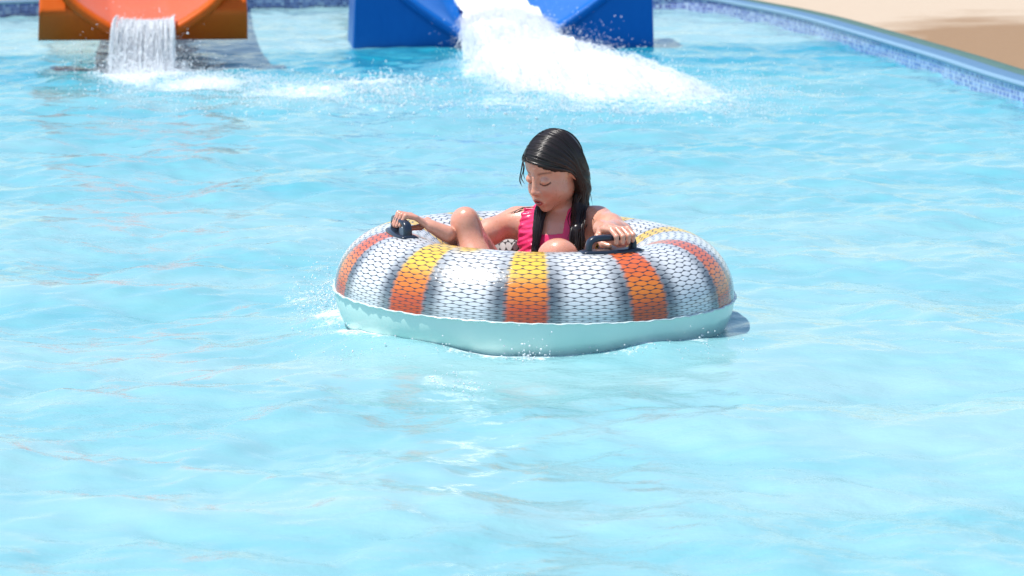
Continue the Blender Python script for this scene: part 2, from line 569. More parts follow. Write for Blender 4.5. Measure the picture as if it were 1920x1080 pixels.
def slide(name, label, mat, front, cx, zb, prof, hw_bot, hw_top, ztop, zlow, rise, flare, group, fold, under, yaw, bdepth):
    """prof: half profile of the U channel, list of (half width, z) from the middle outwards"""
    root = empty(name, (cx, front, 0))
    root.rotation_euler = (0, 0, yaw)
    tag(root, label, 'water slide', group)
    pr = catmull(np.array([(a, 0, z) for a, z in prof]), 10)[:, [0, 2]]
    full = np.vstack([np.c_[-pr[::-1, 0], pr[::-1, 1]], pr[1:]])
    n = len(full)
    # front panel with the U cut out of it, as a solid with returns that splay backwards
    zz = full[:, 1]
    outer = []
    for x, z in full:
        hw = hw_bot + (hw_top - hw_bot) * (z - zlow) / (ztop - zlow)
        t = x / pr[-1, 0]
        outer.append((x, z))
    inn = np.array(outer)
    # strips below the channel: from channel curve straight down to zlow
    hws = lambda z: hw_bot + (hw_top - hw_bot) * (z - zlow) / (ztop - zlow)
    # outline of the outside at matching count: left side down, bottom, right side up
    m3 = n // 5
    lft = [(-hws(z), z) for z in np.linspace(ztop, zlow, m3, endpoint=False)]
    bot = [(x, zlow) for x in np.linspace(-hw_bot, hw_bot, n - 2 * m3)]
    rgt = [(hws(z), z) for z in np.linspace(zlow, ztop, m3 + 1)[1:]]
    out = np.array(lft + bot + rgt)
    # bevelled edge rows: (blend position, y)
    rowsV = []
    lip = 0.035
    nrm_in = np.gradient(inn, axis=0)
    nrm_in = np.stack([-nrm_in[:, 1], nrm_in[:, 0]], 1); nrm_in /= np.linalg.norm(nrm_in, axis=1, keepdims=True)   # points into the channel
    cout = np.array([0, (ztop + zlow) / 2])
    dirs = out - cout; dirs /= np.linalg.norm(dirs, axis=1, keepdims=True)

    def row(p2, y): rowsV.append(np.c_[p2[:, 0], np.full(n, y), p2[:, 1]])
    row(inn - nrm_in * (lip * 2.0), 0.0)
    for t in np.linspace(0, 1, 14)[1:-1]: row((inn - nrm_in * lip * 2) * (1 - t) + (out - dirs * 0.012) * t, 0.0)
    row(out - dirs * 0.012, 0.0)
    row(out - dirs * 0.004, 0.004)
    row(out, 0.014)
    o2 = out.copy(); o2[:, 0] *= 1 + flare / hw_bot
    row(o2, 0.28)
    row(o2, bdepth)
    V = np.stack(rowsV, 1).reshape(-1, 3)
    zf = zlow + 0.62 * (fold - zlow)
    V[:, 1] += np.where(V[:, 1] < 0.27, under * np.clip((fold - V[:, 2]) / (fold - zlow), 0, 1) + 0.5 * np.clip(V[:, 2] - fold, 0, 1), 0)
    f = grid_faces(n, len(rowsV))
    mesh_obj('front_panel', V, f, mat, root)
    mesh_obj('underside', [(-hw_bot + 0.01, under + 0.02, zlow + 0.006), (hw_bot - 0.01, under + 0.02, zlow + 0.006), (hw_bot - 0.01, bdepth - 0.01, zlow + 0.006), (-hw_bot + 0.01, bdepth - 0.01, zlow + 0.006)], [[0, 1, 2, 3]], mat, root)
    # rounded lip rolling from the panel into the channel, then the channel running back and up
    rowsV = []
    c = inn - nrm_in * lip
    for a in np.linspace(0, np.pi / 2, 7):
        row(c - nrm_in * (lip * math.cos(a)) * 1.0 + nrm_in * 0, -lip * 0.0)
        rowsV[-1] = np.c_[(inn - nrm_in * (2 * lip) + nrm_in * (2 * lip) * math.sin(a))[:, 0], np.full(n, -0.03 * math.sin(2 * a) + 0.06 * (1 - math.cos(a))),
                          (inn - nrm_in * (2 * lip) + nrm_in * (2 * lip) * math.sin(a))[:, 1]]
    for y in np.r_[np.linspace(0.12, 2, 10), np.linspace(2.4, 14, 30)]:
        dz = 0.02 * y + rise * max(0, y - 1.6) ** 1.25
        p = inn.copy(); p[:, 1] += dz
        row(p, y)
    V = np.stack(rowsV, 1).reshape(-1, 3)
    flu = mesh_obj('flume', V, grid_faces(n, len(rowsV)), mat, root)
    sm = flu.modifiers.new('thickness', 'SOLIDIFY'); sm.thickness = 0.02; sm.offset = -1
    # rolled rims on both sides and the deck panels between rim and side wall
    for s in (-1, 1):
        e = inn[0] if s < 0 else inn[-1]
        L = []
        for y in np.r_[np.linspace(0.06, 2, 10), np.linspace(2.4, 14, 30)]:
            L.append((e[0] + s * 0.02, y, e[1] + 0.02 * y + rise * max(0, y - 1.6) ** 1.25))
        V, f = tubes([np.array(L)], [np.full(len(L), 0.035)], 8)
        mesh_obj('rim', V, f, mat, root)
    # steel posts under the rising flume
    for y in (9.4, 12.6):
        zt = 0.02 * y + rise * (y - 1.6) ** 1.25 + prof[0][1]
        for s in (-1, 1):
            V, f = tubes([np.array([(s * 0.55, y, -0.05), (s * 0.55, y, zt + 0.2)])], [np.full(2, 0.06)], 10)
            mesh_obj('post', V, f, m_steel, root)
        V, f = tubes([np.array([(-0.6, y, zt - 0.06), (0.6, y, zt - 0.06)])], [np.full(2, 0.05)], 8)
        mesh_obj('cross_beam', V, f, m_steel, root)
    return root


dO = 21.05
zo_b = P(270, 78, dO)[2]; zo_c = P(270, 46, dO)[2]; zo_t = P(270, 0, dO)[2]
ppO = F_PX / dO
slide('water_slide', 'orange fibreglass water slide ending in a box above the water', m_orange, dO, P(270, 78, dO)[0], 0,
      [(0, zo_c), (0.14, zo_c + 0.002), (0.22, zo_c + 0.035), (0.37, zo_t), (0.43, zo_t + 0.09), (0.46, zo_t + 0.20)],
      197 / ppO, 190 / ppO, zo_t + 0.22, zo_b, 0.05, 0.0, 'water slides at the far end of the pool', zo_t - 0.07, 0.16, R_(7), 0.40)
dB = 23.3
zb_t = P(940, 0, dB)[2]
ppB = F_PX / dB
slide('water_slide', 'wide blue fibreglass water slide standing in the water, pouring out white water', m_blue, dB, P(946, 80, dB)[0], 0,
      [(0, 0.085), (0.20, 0.09), (0.32, 0.15), (0.55, zb_t), (0.68, zb_t + 0.12), (0.74, zb_t + 0.30)],
      288 / ppB, 276 / ppB, zb_t + 0.32, -0.35, 0.05, 0.0, 'water slides at the far end of the pool', zb_t + 0.1, 0.10, R_(4.5), 1.0)

# ------------------------------------------------------------------ falling water, foam, drops


def ballistic(p0, v, t): return p0[:, None, :] + v[:, None, :] * t[None, :, None] + np.array([0, 0, -4.9])[None, None] * (t ** 2)[None, :, None]


def octa(cents, rad, stretch=None, jitter=0.35):
    n = len(cents)
    base = np.array([(1, 0, 0), (-1, 0, 0), (0, 1, 0), (0, -1, 0), (0, 0, 1), (0, 0, -1)], float)
    f = np.array([(0, 2, 4), (2, 1, 4), (1, 3, 4), (3, 0, 4), (2, 0, 5), (1, 2, 5), (3, 1, 5), (0, 3, 5)])
    V = np.tile(base[None], (n, 1, 1)) * (1 + jitter * rng.normal(size=(n, 6, 1)))
    # random rotation about z and tilt
    a = rng.uniform(0, 2 * np.pi, n)
    c, s = np.cos(a), np.sin(a)
    V = np.stack([V[..., 0] * c[:, None] - V[..., 1] * s[:, None], V[..., 0] * s[:, None] + V[..., 1] * c[:, None], V[..., 2]], -1)
    V *= np.asarray(rad)[:, None, None]
    if stretch is not None: V *= stretch[:, None, :]
    V += cents[:, None, :]
    F = (f[None] + 6 * np.arange(n)[:, None, None]).reshape(-1, 3)
    return V.reshape(-1, 3), F


# orange slide: a thin curtain of strands over a streaky sheet
m_sheet, nt, b = new_mat('streaky_water_sheet')
b.inputs['Base Color'].default_value = (0.95, 0.97, 0.98, 1)
b.inputs['Roughness'].default_value = 0.35
st = noise(nt, 60, 5, 0.65, sx=(1, 0.10, 0.10))
tr = N_(nt, 'ShaderNodeBsdfTranslucent'); tr.inputs[0].default_value = (0.97, 0.98, 0.99, 1)
mx = N_(nt, 'ShaderNodeMixShader'); mx.inputs[0].default_value = 0.5
tp_ = N_(nt, 'ShaderNodeBsdfTransparent')
mx2 = N_(nt, 'ShaderNodeMixShader')
nt.links.new(b.outputs[0], mx.inputs[1]); nt.links.new(tr.outputs[0], mx.inputs[2])
nt.links.new(ramp(nt, st, [(0.34, (0.55, 0.55, 0.55)), (0.50, (1, 1, 1))]), mx2.inputs[0])
nt.links.new(tp_.outputs[0], mx2.inputs[1]); nt.links.new(mx.outputs[0], mx2.inputs[2])
nt.links.new(mx2.outputs[0], nt.nodes['Material Output'].inputs['Surface'])
bump(nt, b, st, 0.6, 0.01)
cxo = P(272, 46, dO)[0]
lines, rr = [], []
tt = np.linspace(0, 0.27, 12)


def fall_line(u, dz, vx, vy, vz):
    x0 = cxo + u * 0.148
    p0 = np.array([[x0, dO - 0.03, zo_c + 0.014 + 0.018 * abs(u) ** 3 + dz]])
    L = ballistic(p0, np.array([[0.05 * u + vx, -0.75 + vy, vz]]), tt)[0]
    pre = np.array([[x0 - 0.03 * u, dO + 0.9, L[0, 2] + 0.03], [x0 - 0.02 * u, dO + 0.3, L[0, 2] + 0.016], [x0, dO + 0.08, L[0, 2] + 0.008]])
    return np.vstack([pre, L])


for i in range(1700):
    u = np.clip(rng.normal() * 0.62, -1.12, 1.12)
    L = fall_line(u, rng.normal() * 0.006, rng.normal() * 0.05, rng.normal() * 0.12, rng.normal() * 0.08)
    L = L[2:]
    L = L[L[:, 2] > -0.03]
    a = rng.integers(0, 6) if rng.random() < 0.75 else 0
    L = L[a:a + rng.integers(4, 12)]
    if len(L) < 4: continue
    L = L + rng.normal(size=L.shape) * 0.002
    r = rng.uniform(0.0007, 0.0022) * np.sin(np.linspace(0.15, 3.0, len(L))) ** 0.6
    lines.append(L); rr.append(r)
V, f = tubes(lines, rr, 4)
fw_o = tag(mesh_obj('falling_water', V, f, m_white), 'thin white curtain of water falling from the orange slide', 'falling water', kind='stuff')
us = np.linspace(-0.80, 0.80, 60)
S = np.stack([resample(fall_line(u, 0.003 * math.sin(u * 40), 0.02 * math.sin(u * 23), 0.05 * math.sin(u * 31 + 1), 0)[2:], 30) for u in us])
mesh_obj('sheet', S.reshape(-1, 3), grid_faces(60, 30), m_sheet, fw_o)

# blue slide: a broad gush flung forward and to the right, a churned white mound with strands and spray round it
cxb = P(956, 60, dB)[0]
path = [(np.array([cxb - 0.30, dB + 4.0, 0.335]), 0.20, 0.01), (np.array([cxb - 0.14, dB + 1.9, 0.165]), 0.24, 0.03), (np.array([cxb - 0.07, dB + 0.9, 0.14]), 0.26, 0.05), (np.array([cxb - 0.03, dB + 0.1, 0.13]), 0.27, 0.08), (np.array([cxb + 0.0, dB - 0.9, 0.10]), 0.29, 0.09),
        (np.array([cxb + 0.14, dB - 2.0, 0.06]), 0.38, 0.10), (np.array([cxb + 0.42, dB - 3.1, 0.03]), 0.50, 0.09), (np.array([cxb + 0.62, dB - 4.2, -0.02]), 0.50, 0.03), (np.array([cxb + 0.74, dB - 4.9, -0.06]), 0.45, 0.0)]
cc = catmull(np.array([np.r_[p, w_, h_] for p, w_, h_ in path]), 26)
nsu, nsw = len(cc), 90
ww = np.linspace(-1, 1, nsw)


def fbm(x, y, seed):
    r2 = np.random.default_rng(seed)
    z = np.zeros_like(x); am = 1.0; fr = 2.2
    for o_ in range(6):
        for q in range(3):
            a = r2.uniform(0, 6.28); ph = r2.uniform(0, 6.28)
            z += am * np.sin(fr * (math.cos(a) * x + math.sin(a) * y) + ph + 1.7 * np.sin(fr * 0.6 * (math.sin(a) * x - math.cos(a) * y) + ph * 2)) / 3
        am *= 0.62; fr *= 2.05
    return z


Xg = cc[:, 0][:, None] + cc[:, 3][:, None] * ww[None]
Yg = cc[:, 1][:, None] + 0 * ww[None]
sg = np.linspace(0, 1, nsu)[:, None]
nz = fbm(Xg * 3.0, Yg * 1.6, 3)
Zg = cc[:, 2][:, None] + cc[:, 4][:, None] * (1 - np.abs(ww[None]) ** 2.2) * (0.75 + 0.5 * nz) + 0.02 * nz
Zg = Zg - 0.22 * sstep(0.78, 1.0, np.abs(ww[None])) * sstep(0.28, 0.45, sg) + 0.06 * (np.abs(ww[None]) ** 3) * (1 - sstep(0.25, 0.4, sg))
Xg = Xg + 0.05 * fbm(Xg * 2 + 9, Yg * 1.3, 5) * sstep(0.15, 0.4, sg)
gw = tag(mesh_obj('gushing_water', np.stack([Xg, Yg, Zg], -1).reshape(-1, 3), grid_faces(nsu, nsw), m_foam), 'broad white gush of water bursting from the blue slide', 'gushing water', kind='stuff')
lines, rr = [], []
for i in range(5200):
    u = rng.uniform(-1, 1)
    k = rng.uniform(0.25, 0.87)
    ii = int(k * (nsu - 1))
    c_ = cc[ii]; 
    p0 = np.array([[c_[0] + u * c_[3] * 1.02, c_[1], c_[2] + c_[4] * (1 - abs(u) ** 2.2) * rng.uniform(0.6, 1.5) + 0.01]])
    v = np.array([[0.35 + 0.35 * u + rng.normal() * 0.25, -rng.uniform(2, 5), rng.uniform(-0.4, 0.7)]])
    L = ballistic(p0, v, np.linspace(0, rng.uniform(0.04, 0.12), 6))[0]
    L = L[L[:, 2] > -0.03]
    if len(L) < 4: continue
    L = L + rng.normal(size=L.shape) * 0.004
    lines.append(L); rr.append(rng.uniform(0.0007, 0.0020) * np.sin(np.linspace(0.2, 2.95, len(L))) ** 0.6)
V, f = tubes(lines, rr, 4)
mesh_obj('strands', V, f, m_white, gw)

# drops and foam clumps


def scatter(n, px, py, sx, sy, zmean, rmin, rmax, flat=1.0):
    a = rng.normal(size=n) * sx + px
    b_ = rng.normal(size=n) * sy + py
    c = np.array([G(x, min(max(y, 30), 1060)) for x, y in zip(a, b_)])
    c[:, 2] = wave(c[:, 0], c[:, 1]) * (1 - 0.35 * sstep(20, 24, c[:, 1])) + rng.exponential(zmean, n)
    r = np.exp(rng.uniform(np.log(rmin), np.log(rmax), n))
    return c, r


def drops(name, label, specs, mat):
    C, Rr = zip(*[scatter(*s) for s in specs])
    C = np.concatenate(C); Rr = np.concatenate(Rr)
    V, f = octa(C, Rr, stretch=np.c_[rng.uniform(.8, 1.5, len(C)), rng.uniform(.8, 1.3, len(C)), rng.uniform(.6, 1.1, len(C))])
    return tag(mesh_obj(name, V, f, mat), label, 'water spray', kind='stuff')


drops('spray_drops', 'spray of white drops where the orange slide water lands', [
    (11000, 275, 131, 44, 10, 0.055, 0.0010, 0.0045), (900, 250, 145, 60, 14, 0.05, 0.002, 0.007), (5000, 380, 155, 75, 9, 0.012, 0.0012, 0.0045),
    (4000, 560, 170, 110, 12, 0.008, 0.0012, 0.004), (700, 430, 180, 150, 20, 0.012, 0.002, 0.006)], m_drop)
drops('spray_drops', 'spray and foam of drops where the blue slide gush lands', [
    (16000, 1020, 126, 55, 26, 0.05, 0.0010, 0.0045), (10000, 1130, 165, 90, 18, 0.03, 0.0010, 0.0045), (2600, 900, 120, 30, 22, 0.06, 0.0012, 0.004),
    (500, 1130, 118, 45, 12, 0.04, 0.0015, 0.005), (4500, 1270, 185, 120, 20, 0.012, 0.0012, 0.0045), (1000, 1000, 195, 160, 20, 0.012, 0.002, 0.007),
    (500, 720, 165, 60, 14, 0.012, 0.003, 0.009)], m_drop)
drops('spray_drops', 'fine drops splashed up around the patterned tube', [
    (1500, 628, 590, 36, 34, 0.018, 0.0010, 0.0034), (240, 900, 668, 100, 5, 0.012, 0.001, 0.0034), (120, 1000, 672, 20, 5, 0.02, 0.001, 0.0036),
    (240, 1180, 664, 100, 5, 0.01, 0.001, 0.003), (160, 1290, 650, 30, 10, 0.02, 0.001, 0.003), (70, 860, 725, 30, 12, 0.006, 0.001, 0.003)], m_drop)

# ------------------------------------------------------------------ swim tube
tube = empty('swim_tube', TC)
Rm = Matrix.Rotation(R_(1.4), 4, 'Y') @ Matrix.Rotation(R_(2.2), 4, 'X')
tube.rotation_euler = Rm.to_euler()
tag(tube, 'inflated tube with orange and yellow stripes on white net print, floating with a rider', 'swim tube')
NU, NV = 420, 72


def torus_pts(a, b, inset=0.0):
    """a: angle from the front (towards camera), b: minor angle, 0 = outer equator, pi/2 = crest, pi = inner"""
    # squashed: a tube is a little flatter than a true ring
    lob = 1 + (0.007 * np.cos(10 * a) + 0.0025 * np.sin(23 * a + 1) + 0.002 * np.sin(41 * a)) * np.cos(b)
    rad = RT + (rT - inset) * np.cos(b) * lob
    z = (rT - inset) * np.sin(b) * lob
    return np.stack([rad * np.sin(a), -rad * np.cos(a), z], -1)


ua = np.linspace(0, 2 * np.pi, NU, endpoint=False)
vb = np.linspace(0.0, np.pi * 1.05, NV)
A, B = np.meshgrid(ua, vb, indexing='ij')
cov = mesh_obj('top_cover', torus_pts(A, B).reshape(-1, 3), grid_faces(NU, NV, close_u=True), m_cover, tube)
# print colours
deg = (np.degrees(A) + 180) % 360 - 180
vn = B / np.pi
stripe_c = np.array([-2.6 + 36 * k for k in range(-5, 5)])
dd = np.min(np.abs((deg[..., None] - stripe_c + 180) % 360 - 180), -1)
which = np.argmin(np.abs((deg[..., None] - stripe_c + 180) % 360 - 180), -1)
white = np.array([0.64, 0.66, 0.68])
grey = np.array([0.075, 0.10, 0.125])
yel = np.array([0.74, 0.48, 0.06]); org = np.array([0.68, 0.19, 0.025]); red = np.array([0.52, 0.075, 0.02]); cor = np.array([0.62, 0.10, 0.035])
warm = np.array([0, 0, 0, 1, 0, 0, 1, 1, 0, 0])[which]          # 1 = stripes without yellow
v3 = vn[..., None]
mixa = sstep(0.05, 0.17, v3); mixb = sstep(0.17, 0.30, v3)
stc = red * (1 - mixa) + org * mixa
stc_y = stc * (1 - mixb) + yel * mixb
stc_o = stc * (1 - mixb) + (cor * 0.75 + org * 0.25) * mixb
stc = np.where(warm[..., None] == 1, stc_o, stc_y)
wob = 0.35 * np.sin(B * 40 + A * 11)
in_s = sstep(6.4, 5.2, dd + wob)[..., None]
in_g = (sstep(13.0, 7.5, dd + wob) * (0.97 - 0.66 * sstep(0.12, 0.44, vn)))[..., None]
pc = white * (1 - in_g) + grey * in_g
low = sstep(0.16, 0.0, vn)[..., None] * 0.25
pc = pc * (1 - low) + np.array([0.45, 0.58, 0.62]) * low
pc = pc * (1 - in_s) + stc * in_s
bl = np.exp(-((deg + 27) / 4.5) ** 2 - ((vn - 0.50) / 0.07) ** 2)[..., None]
bl = np.clip(bl * 1.6, 0, 1)
pc = pc * (1 - bl) + yel * bl
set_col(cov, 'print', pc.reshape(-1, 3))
l = cov.data.uv_layers.new(name='UVMap')
idx = np.zeros(len(cov.data.loops), np.int32); cov.data.loops.foreach_get('vertex_index', idx)
uu = (idx // NV) / NU; uu = uu.reshape(-1, 4)
uu = np.where((uu.max(1, keepdims=True) - uu) > 0.5, uu + 1, uu).ravel()
vv = vb[idx % NV] / np.pi
l.data.foreach_set('uv', np.stack([uu, vv], 1).astype(np.float32).ravel())
vb2 = np.linspace(-np.pi * 0.95, 0.0, 44)
A2, B2 = np.meshgrid(ua, vb2, indexing='ij')
mesh_obj('bottom_skin', torus_pts(A2, B2).reshape(-1, 3), grid_faces(NU, 44, close_u=True), m_skinb, tube)
# welded seam flange: slightly scalloped thin ring
sc = 0.006 + 0.0012 * np.sin(57 * ua) + 0.0008 * np.sin(131 * ua + 1)
zs = 0.0012 * np.sin(43 * ua) + 0.0010 * np.sin(97 * ua)
ringr = []
for da, dz in ((-0.004, 0.0025), (1.0, 0.0012), (1.0, -0.0012), (-0.004, -0.0025)):
    rad = RT + rT * (1 + 0.006 * np.cos(10 * ua)) + (sc if da == 1.0 else da)
    ringr.append(np.stack([rad * np.sin(ua), -rad * np.cos(ua), zs * (1 if da == 1.0 else 0.2) + dz], -1))
mesh_obj('seam', np.stack(ringr, 1).reshape(-1, 3), grid_faces(NU, 4, close_u=True, close_v=True), m_seam, tube)


def handle(ang):
    a0 = R_(ang)
    # base plate hugging the crest
    na, nb = 15, 9
    aa = np.linspace(-0.092 / RT, 0.092 / RT, na); bb = np.linspace(np.pi / 2 - 0.17, np.pi / 2 + 0.17, nb)
    Aa, Bb = np.meshgrid(aa, bb, indexing='ij')
    ee = np.maximum(np.abs(Aa) / aa[-1], np.abs(Bb - np.pi / 2) / 0.17)
    rnd = 1 - 0.16 * (np.abs(Aa) / aa[-1]) ** 4
    Bb = np.pi / 2 + (Bb - np.pi / 2) * rnd
    V = torus_pts(Aa + a0, Bb, inset=0).reshape(-1, 3)
    ctr = np.stack([RT * np.sin(Aa + a0), -RT * np.cos(Aa + a0), 0 * Aa], -1).reshape(-1, 3)
    nn = (V - ctr) / np.linalg.norm(V - ctr, axis=1, keepdims=True)
    V = V + nn * (0.002 + 0.004 * (1 - sstep(0.85, 1.0, ee).ravel()))[:, None]
    hd = mesh_obj('handle', V, grid_faces(na, nb), m_rub, tube)
    sm = hd.modifiers.new('thickness', 'SOLIDIFY'); sm.thickness = 0.012; sm.offset = -1
    # loop grip
    path = [(-0.070, 0.000), (-0.069, 0.017), (-0.062, 0.029), (-0.045, 0.034), (0, 0.035), (0.045, 0.034), (0.062, 0.029), (0.069, 0.017), (0.070, 0.000)]
    pp = catmull(np.array([(s, 0, h) for s, h in path]), 6)
    L = np.array([[(RT) * math.sin(a0 + s / RT), -(RT) * math.cos(a0 + s / RT), rT + h + 0.002] for s, _, h in pp])
    # flattened strap-like section
    T = np.gradient(L, axis=0); T /= np.linalg.norm(T, axis=1, keepdims=True)
    Rad = np.array([[math.sin(a0 + s / RT), -math.cos(a0 + s / RT), 0] for s, _, h in pp])
    Nn = np.cross(T, Rad)
    an = np.linspace(0, 2 * np.pi, 12, endpoint=False)
    cc = np.sign(np.cos(an)) * np.abs(np.cos(an)) ** 0.7; ss = np.sign(np.sin(an)) * np.abs(np.sin(an)) ** 0.7
    V = L[:, None] + Rad[:, None] * (0.012 * cc)[None, :, None] + Nn[:, None] * (0.0085 * ss)[None, :, None]
    gr_ = mesh_obj('grip', V.reshape(-1, 3), grid_faces(len(L), 12, close_v=True), m_rub, hd)
    return hd


H_R, H_L = 31.0, -74.0
h1_ = handle(H_R); h2_ = handle(H_L)
RmN = np.array(Rm.to_3x3())


def tube_pt(ang, ds, rad_off, h):
    """point near a handle in the T frame: ds along the tangent, rad_off outward, h above crest"""
    a0 = R_(ang) + ds / RT
    p = np.array([(RT + rad_off) * math.sin(a0), -(RT + rad_off) * math.cos(a0), rT + h])
    return RmN @ p


# ------------------------------------------------------------------ the rider: signed distance body


def T(px, py, y):
    return P(px, py, 10.0 + y) - TC


prims = []


def cone(a, b, ra, rb, k=0.02, grp='body'):
    a = np.asarray(a, float); b = np.asarray(b, float)

    def f(p):
        ba = b - a
        h = np.clip(((p - a) @ ba) / (ba @ ba), 0, 1)
        return np.linalg.norm(p - a - h[..., None] * ba, axis=-1) - (ra + (rb - ra) * h)
    lo = np.minimum(a - ra, b - rb); hi = np.maximum(a + ra, b + rb)
    prims.append((f, lo, hi, k, 1, grp))


def ell(c, r, k=0.02, rot=None, sign=1, grp='body'):
    c = np.asarray(c, float); r = np.asarray(r, float)
    Rt = np.eye(3) if rot is None else rot

    def f(p):
        q = (p - c) @ Rt            # world -> local (columns of Rt are local axes)
        k0 = np.linalg.norm(q / r, axis=-1)
        k1 = np.linalg.norm(q / (r * r), axis=-1)
        return k0 * (k0 - 1) / (k1 + 1e-9)
    m = r.max()
    prims.append((f, c - m, c + m, k, sign, grp))


def smin(a, b, k):
    h = np.maximum(k - np.abs(a - b), 0) / k
    return np.minimum(a, b) - h * h * k * 0.25


def smax(a, b, k): return -smin(-a, -b, k)


def ev(p, grps=None, plist=None):
    D = np.full(p.shape[:-1], 0.08)
    for f, lo, hi, k, s, g in (plist or prims):
        if grps and g not in grps: continue
        d = f(p)
        D = smin(D, d, k) if s > 0 else smax(D, -d, k)
    return D


def surface_nets(lo, hi, h, plist, post=None, extra=None):
    lo = np.asarray(lo); n = np.ceil((np.asarray(hi) - lo) / h).astype(int) + 1
    D = np.full(n, 0.05, np.float32)
    ax = [lo[i] + h * np.arange(n[i]) for i in range(3)]
    for f, l, u, k, s, g in plist:
        m = k + 0.012
        i0 = np.clip(((l - m - lo) / h).astype(int), 0, n); i1 = np.clip(((u + m - lo) / h).astype(int) + 2, 0, n)
        if np.any(i1 <= i0): continue
        sl_ = tuple(slice(a, b_) for a, b_ in zip(i0, i1))
        g3 = np.stack(np.meshgrid(*[ax[i][sl_[i]] for i in range(3)], indexing='ij'), -1)
        d = f(g3)
        D[sl_] = smin(D[sl_], d, k) if s > 0 else smax(D[sl_], -d, k)
    if extra:
        E = np.full(n, 0.05, np.float32)
        for f, l, u, k, s, g in extra:
            m = k + 0.012
            i0 = np.clip(((l - m - lo) / h).astype(int), 0, n); i1 = np.clip(((u + m - lo) / h).astype(int) + 2, 0, n)
            sl_ = tuple(slice(a, b_) for a, b_ in zip(i0, i1))
            g3 = np.stack(np.meshgrid(*[ax[i][sl_[i]] for i in range(3)], indexing='ij'), -1)
            E[sl_] = smin(E[sl_], f(g3), k)
        D = smin(D, E, 0.004)
    if post is not None: D = post(D, ax)
    ins = D < 0
    cnt = np.zeros(tuple(n - 1), np.int8)
    cor = [(i, j, k) for i in (0, 1) for j in (0, 1) for k in (0, 1)]
    for i, j, k in cor: cnt += ins[i:n[0] - 1 + i, j:n[1] - 1 + j, k:n[2] - 1 + k]
    act = (cnt > 0) & (cnt < 8)
    ijk = np.argwhere(act)
    idm = np.full(act.shape, -1, np.int64); idm[act] = np.arange(len(ijk))
    vals = {c: D[ijk[:, 0] + c[0], ijk[:, 1] + c[1], ijk[:, 2] + c[2]] for c in cor}
    acc = np.zeros((len(ijk), 3)); num = np.zeros(len(ijk))
    for a in cor:
        for axis in range(3):
            if a[axis]: continue
            b_ = list(a); b_[axis] = 1; b_ = tuple(b_)
            va, vb_ = vals[a], vals[b_]
            cr = (va < 0) != (vb_ < 0)
            t = np.where(cr, va / np.where(cr, va - vb_, 1), 0)
            pnt = np.array(a, float)[None] + t[:, None] * np.eye(3)[axis][None]
            acc[cr] += pnt[cr]; num[cr] += 1
    verts = lo + h * (ijk + acc / num[:, None])
    quads = []
    for axis in range(3):
        o1, o2 = (axis + 1) % 3, (axis + 2) % 3
        s0 = [slice(1, -1)] * 3; s1 = [slice(1, -1)] * 3
        s0[axis] = slice(0, n[axis] - 1); s1[axis] = slice(1, n[axis])
        a0, a1 = ins[tuple(s0)], ins[tuple(s1)]
        e = np.argwhere(a0 != a1)
        flip = a0[e[:, 0], e[:, 1], e[:, 2]]
        e = e.copy(); e[:, o1] += 1; e[:, o2] += 1
        qs = []
        for d1, d2 in ((-1, -1), (0, -1), (0, 0), (-1, 0)):
            c = e.copy(); c[:, o1] += d1; c[:, o2] += d2
            qs.append(idm[c[:, 0], c[:, 1], c[:, 2]])
        q = np.stack(qs, 1)
        q[~flip] = q[~flip][:, ::-1]
        quads.append(q)
    return verts, np.concatenate(quads)


def relax(V, Q, it=2, lam=0.5):
    e = np.concatenate([Q[:, [0, 1]], Q[:, [1, 2]], Q[:, [2, 3]], Q[:, [3, 0]]])
    for _ in range(it):
        for l_ in (lam, -lam * 1.04):
            s = np.zeros_like(V); c = np.zeros(len(V))
            for i in range(3):
                s[:, i] = np.bincount(e[:, 0], V[e[:, 1], i], len(V)) + np.bincount(e[:, 1], V[e[:, 0], i], len(V))
            c = np.bincount(e[:, 0], minlength=len(V)) + np.bincount(e[:, 1], minlength=len(V))
            V = V + l_ * (s / np.maximum(c, 1)[:, None] - V)
    return V


# --- head frame: -y is the face, +z the crown, +x her left
HC = T(1037, 319, 0.09)
HM = np.array(Matrix.Rotation(R_(-45), 3, 'Z') @ Matrix.Rotation(R_(24), 3, 'X') @ Matrix.Rotation(R_(3), 3, 'Y'))
HS = 0.955


HX = 0.95


def hd(x, y, z): return HC + HM @ (np.array([x * HX, y, z]) * HS)


def hell(c, r, k, sign=1, tilt=0.0, grp='head'):
    rot = HM @ np.array(Matrix.Rotation(tilt, 3, 'X'))
    ell(hd(*c), np.array(r) * HS * np.array([HX, 1, 1]), k, rot, sign, grp)


# torso
neckb = T(1050, 408, 0.155)
shR = T(966, 414, 0.205); shL = T(1124, 414, 0.095)
chest = T(1046, 455, 0.135)
pel = np.array([0.045, 0.075, -0.125])
shd = (shL - shR) / np.linalg.norm(shL - shR)
up = neckb - pel; up /= np.linalg.norm(up)
fw = np.cross(shd, up); fw /= np.linalg.norm(fw)
if fw[1] > 0: fw = -fw
side = np.cross(up, fw); side = side if side @ shd > 0 else -side
TR = np.stack([side, fw, up], 1)
ell(chest, (0.108, 0.076, 0.115), 0.03, TR, grp='torso')
ell(chest - up * 0.13, (0.090, 0.070, 0.10), 0.04, TR, grp='torso')
ell(pel, (0.105, 0.085, 0.09), 0.04, TR, grp='torso')
ell(shR * 0.8 + neckb * 0.2 - up * 0.012, (0.05, 0.042, 0.040), 0.04, TR, grp='torso')
ell(shL * 0.8 + neckb * 0.2 - up * 0.012, (0.05, 0.042, 0.040), 0.04, TR, grp='torso')
cone(shR * 0.6 + neckb * 0.4 + up * 0.002, neckb + up * 0.02, 0.028, 0.030, 0.03, 'torso')
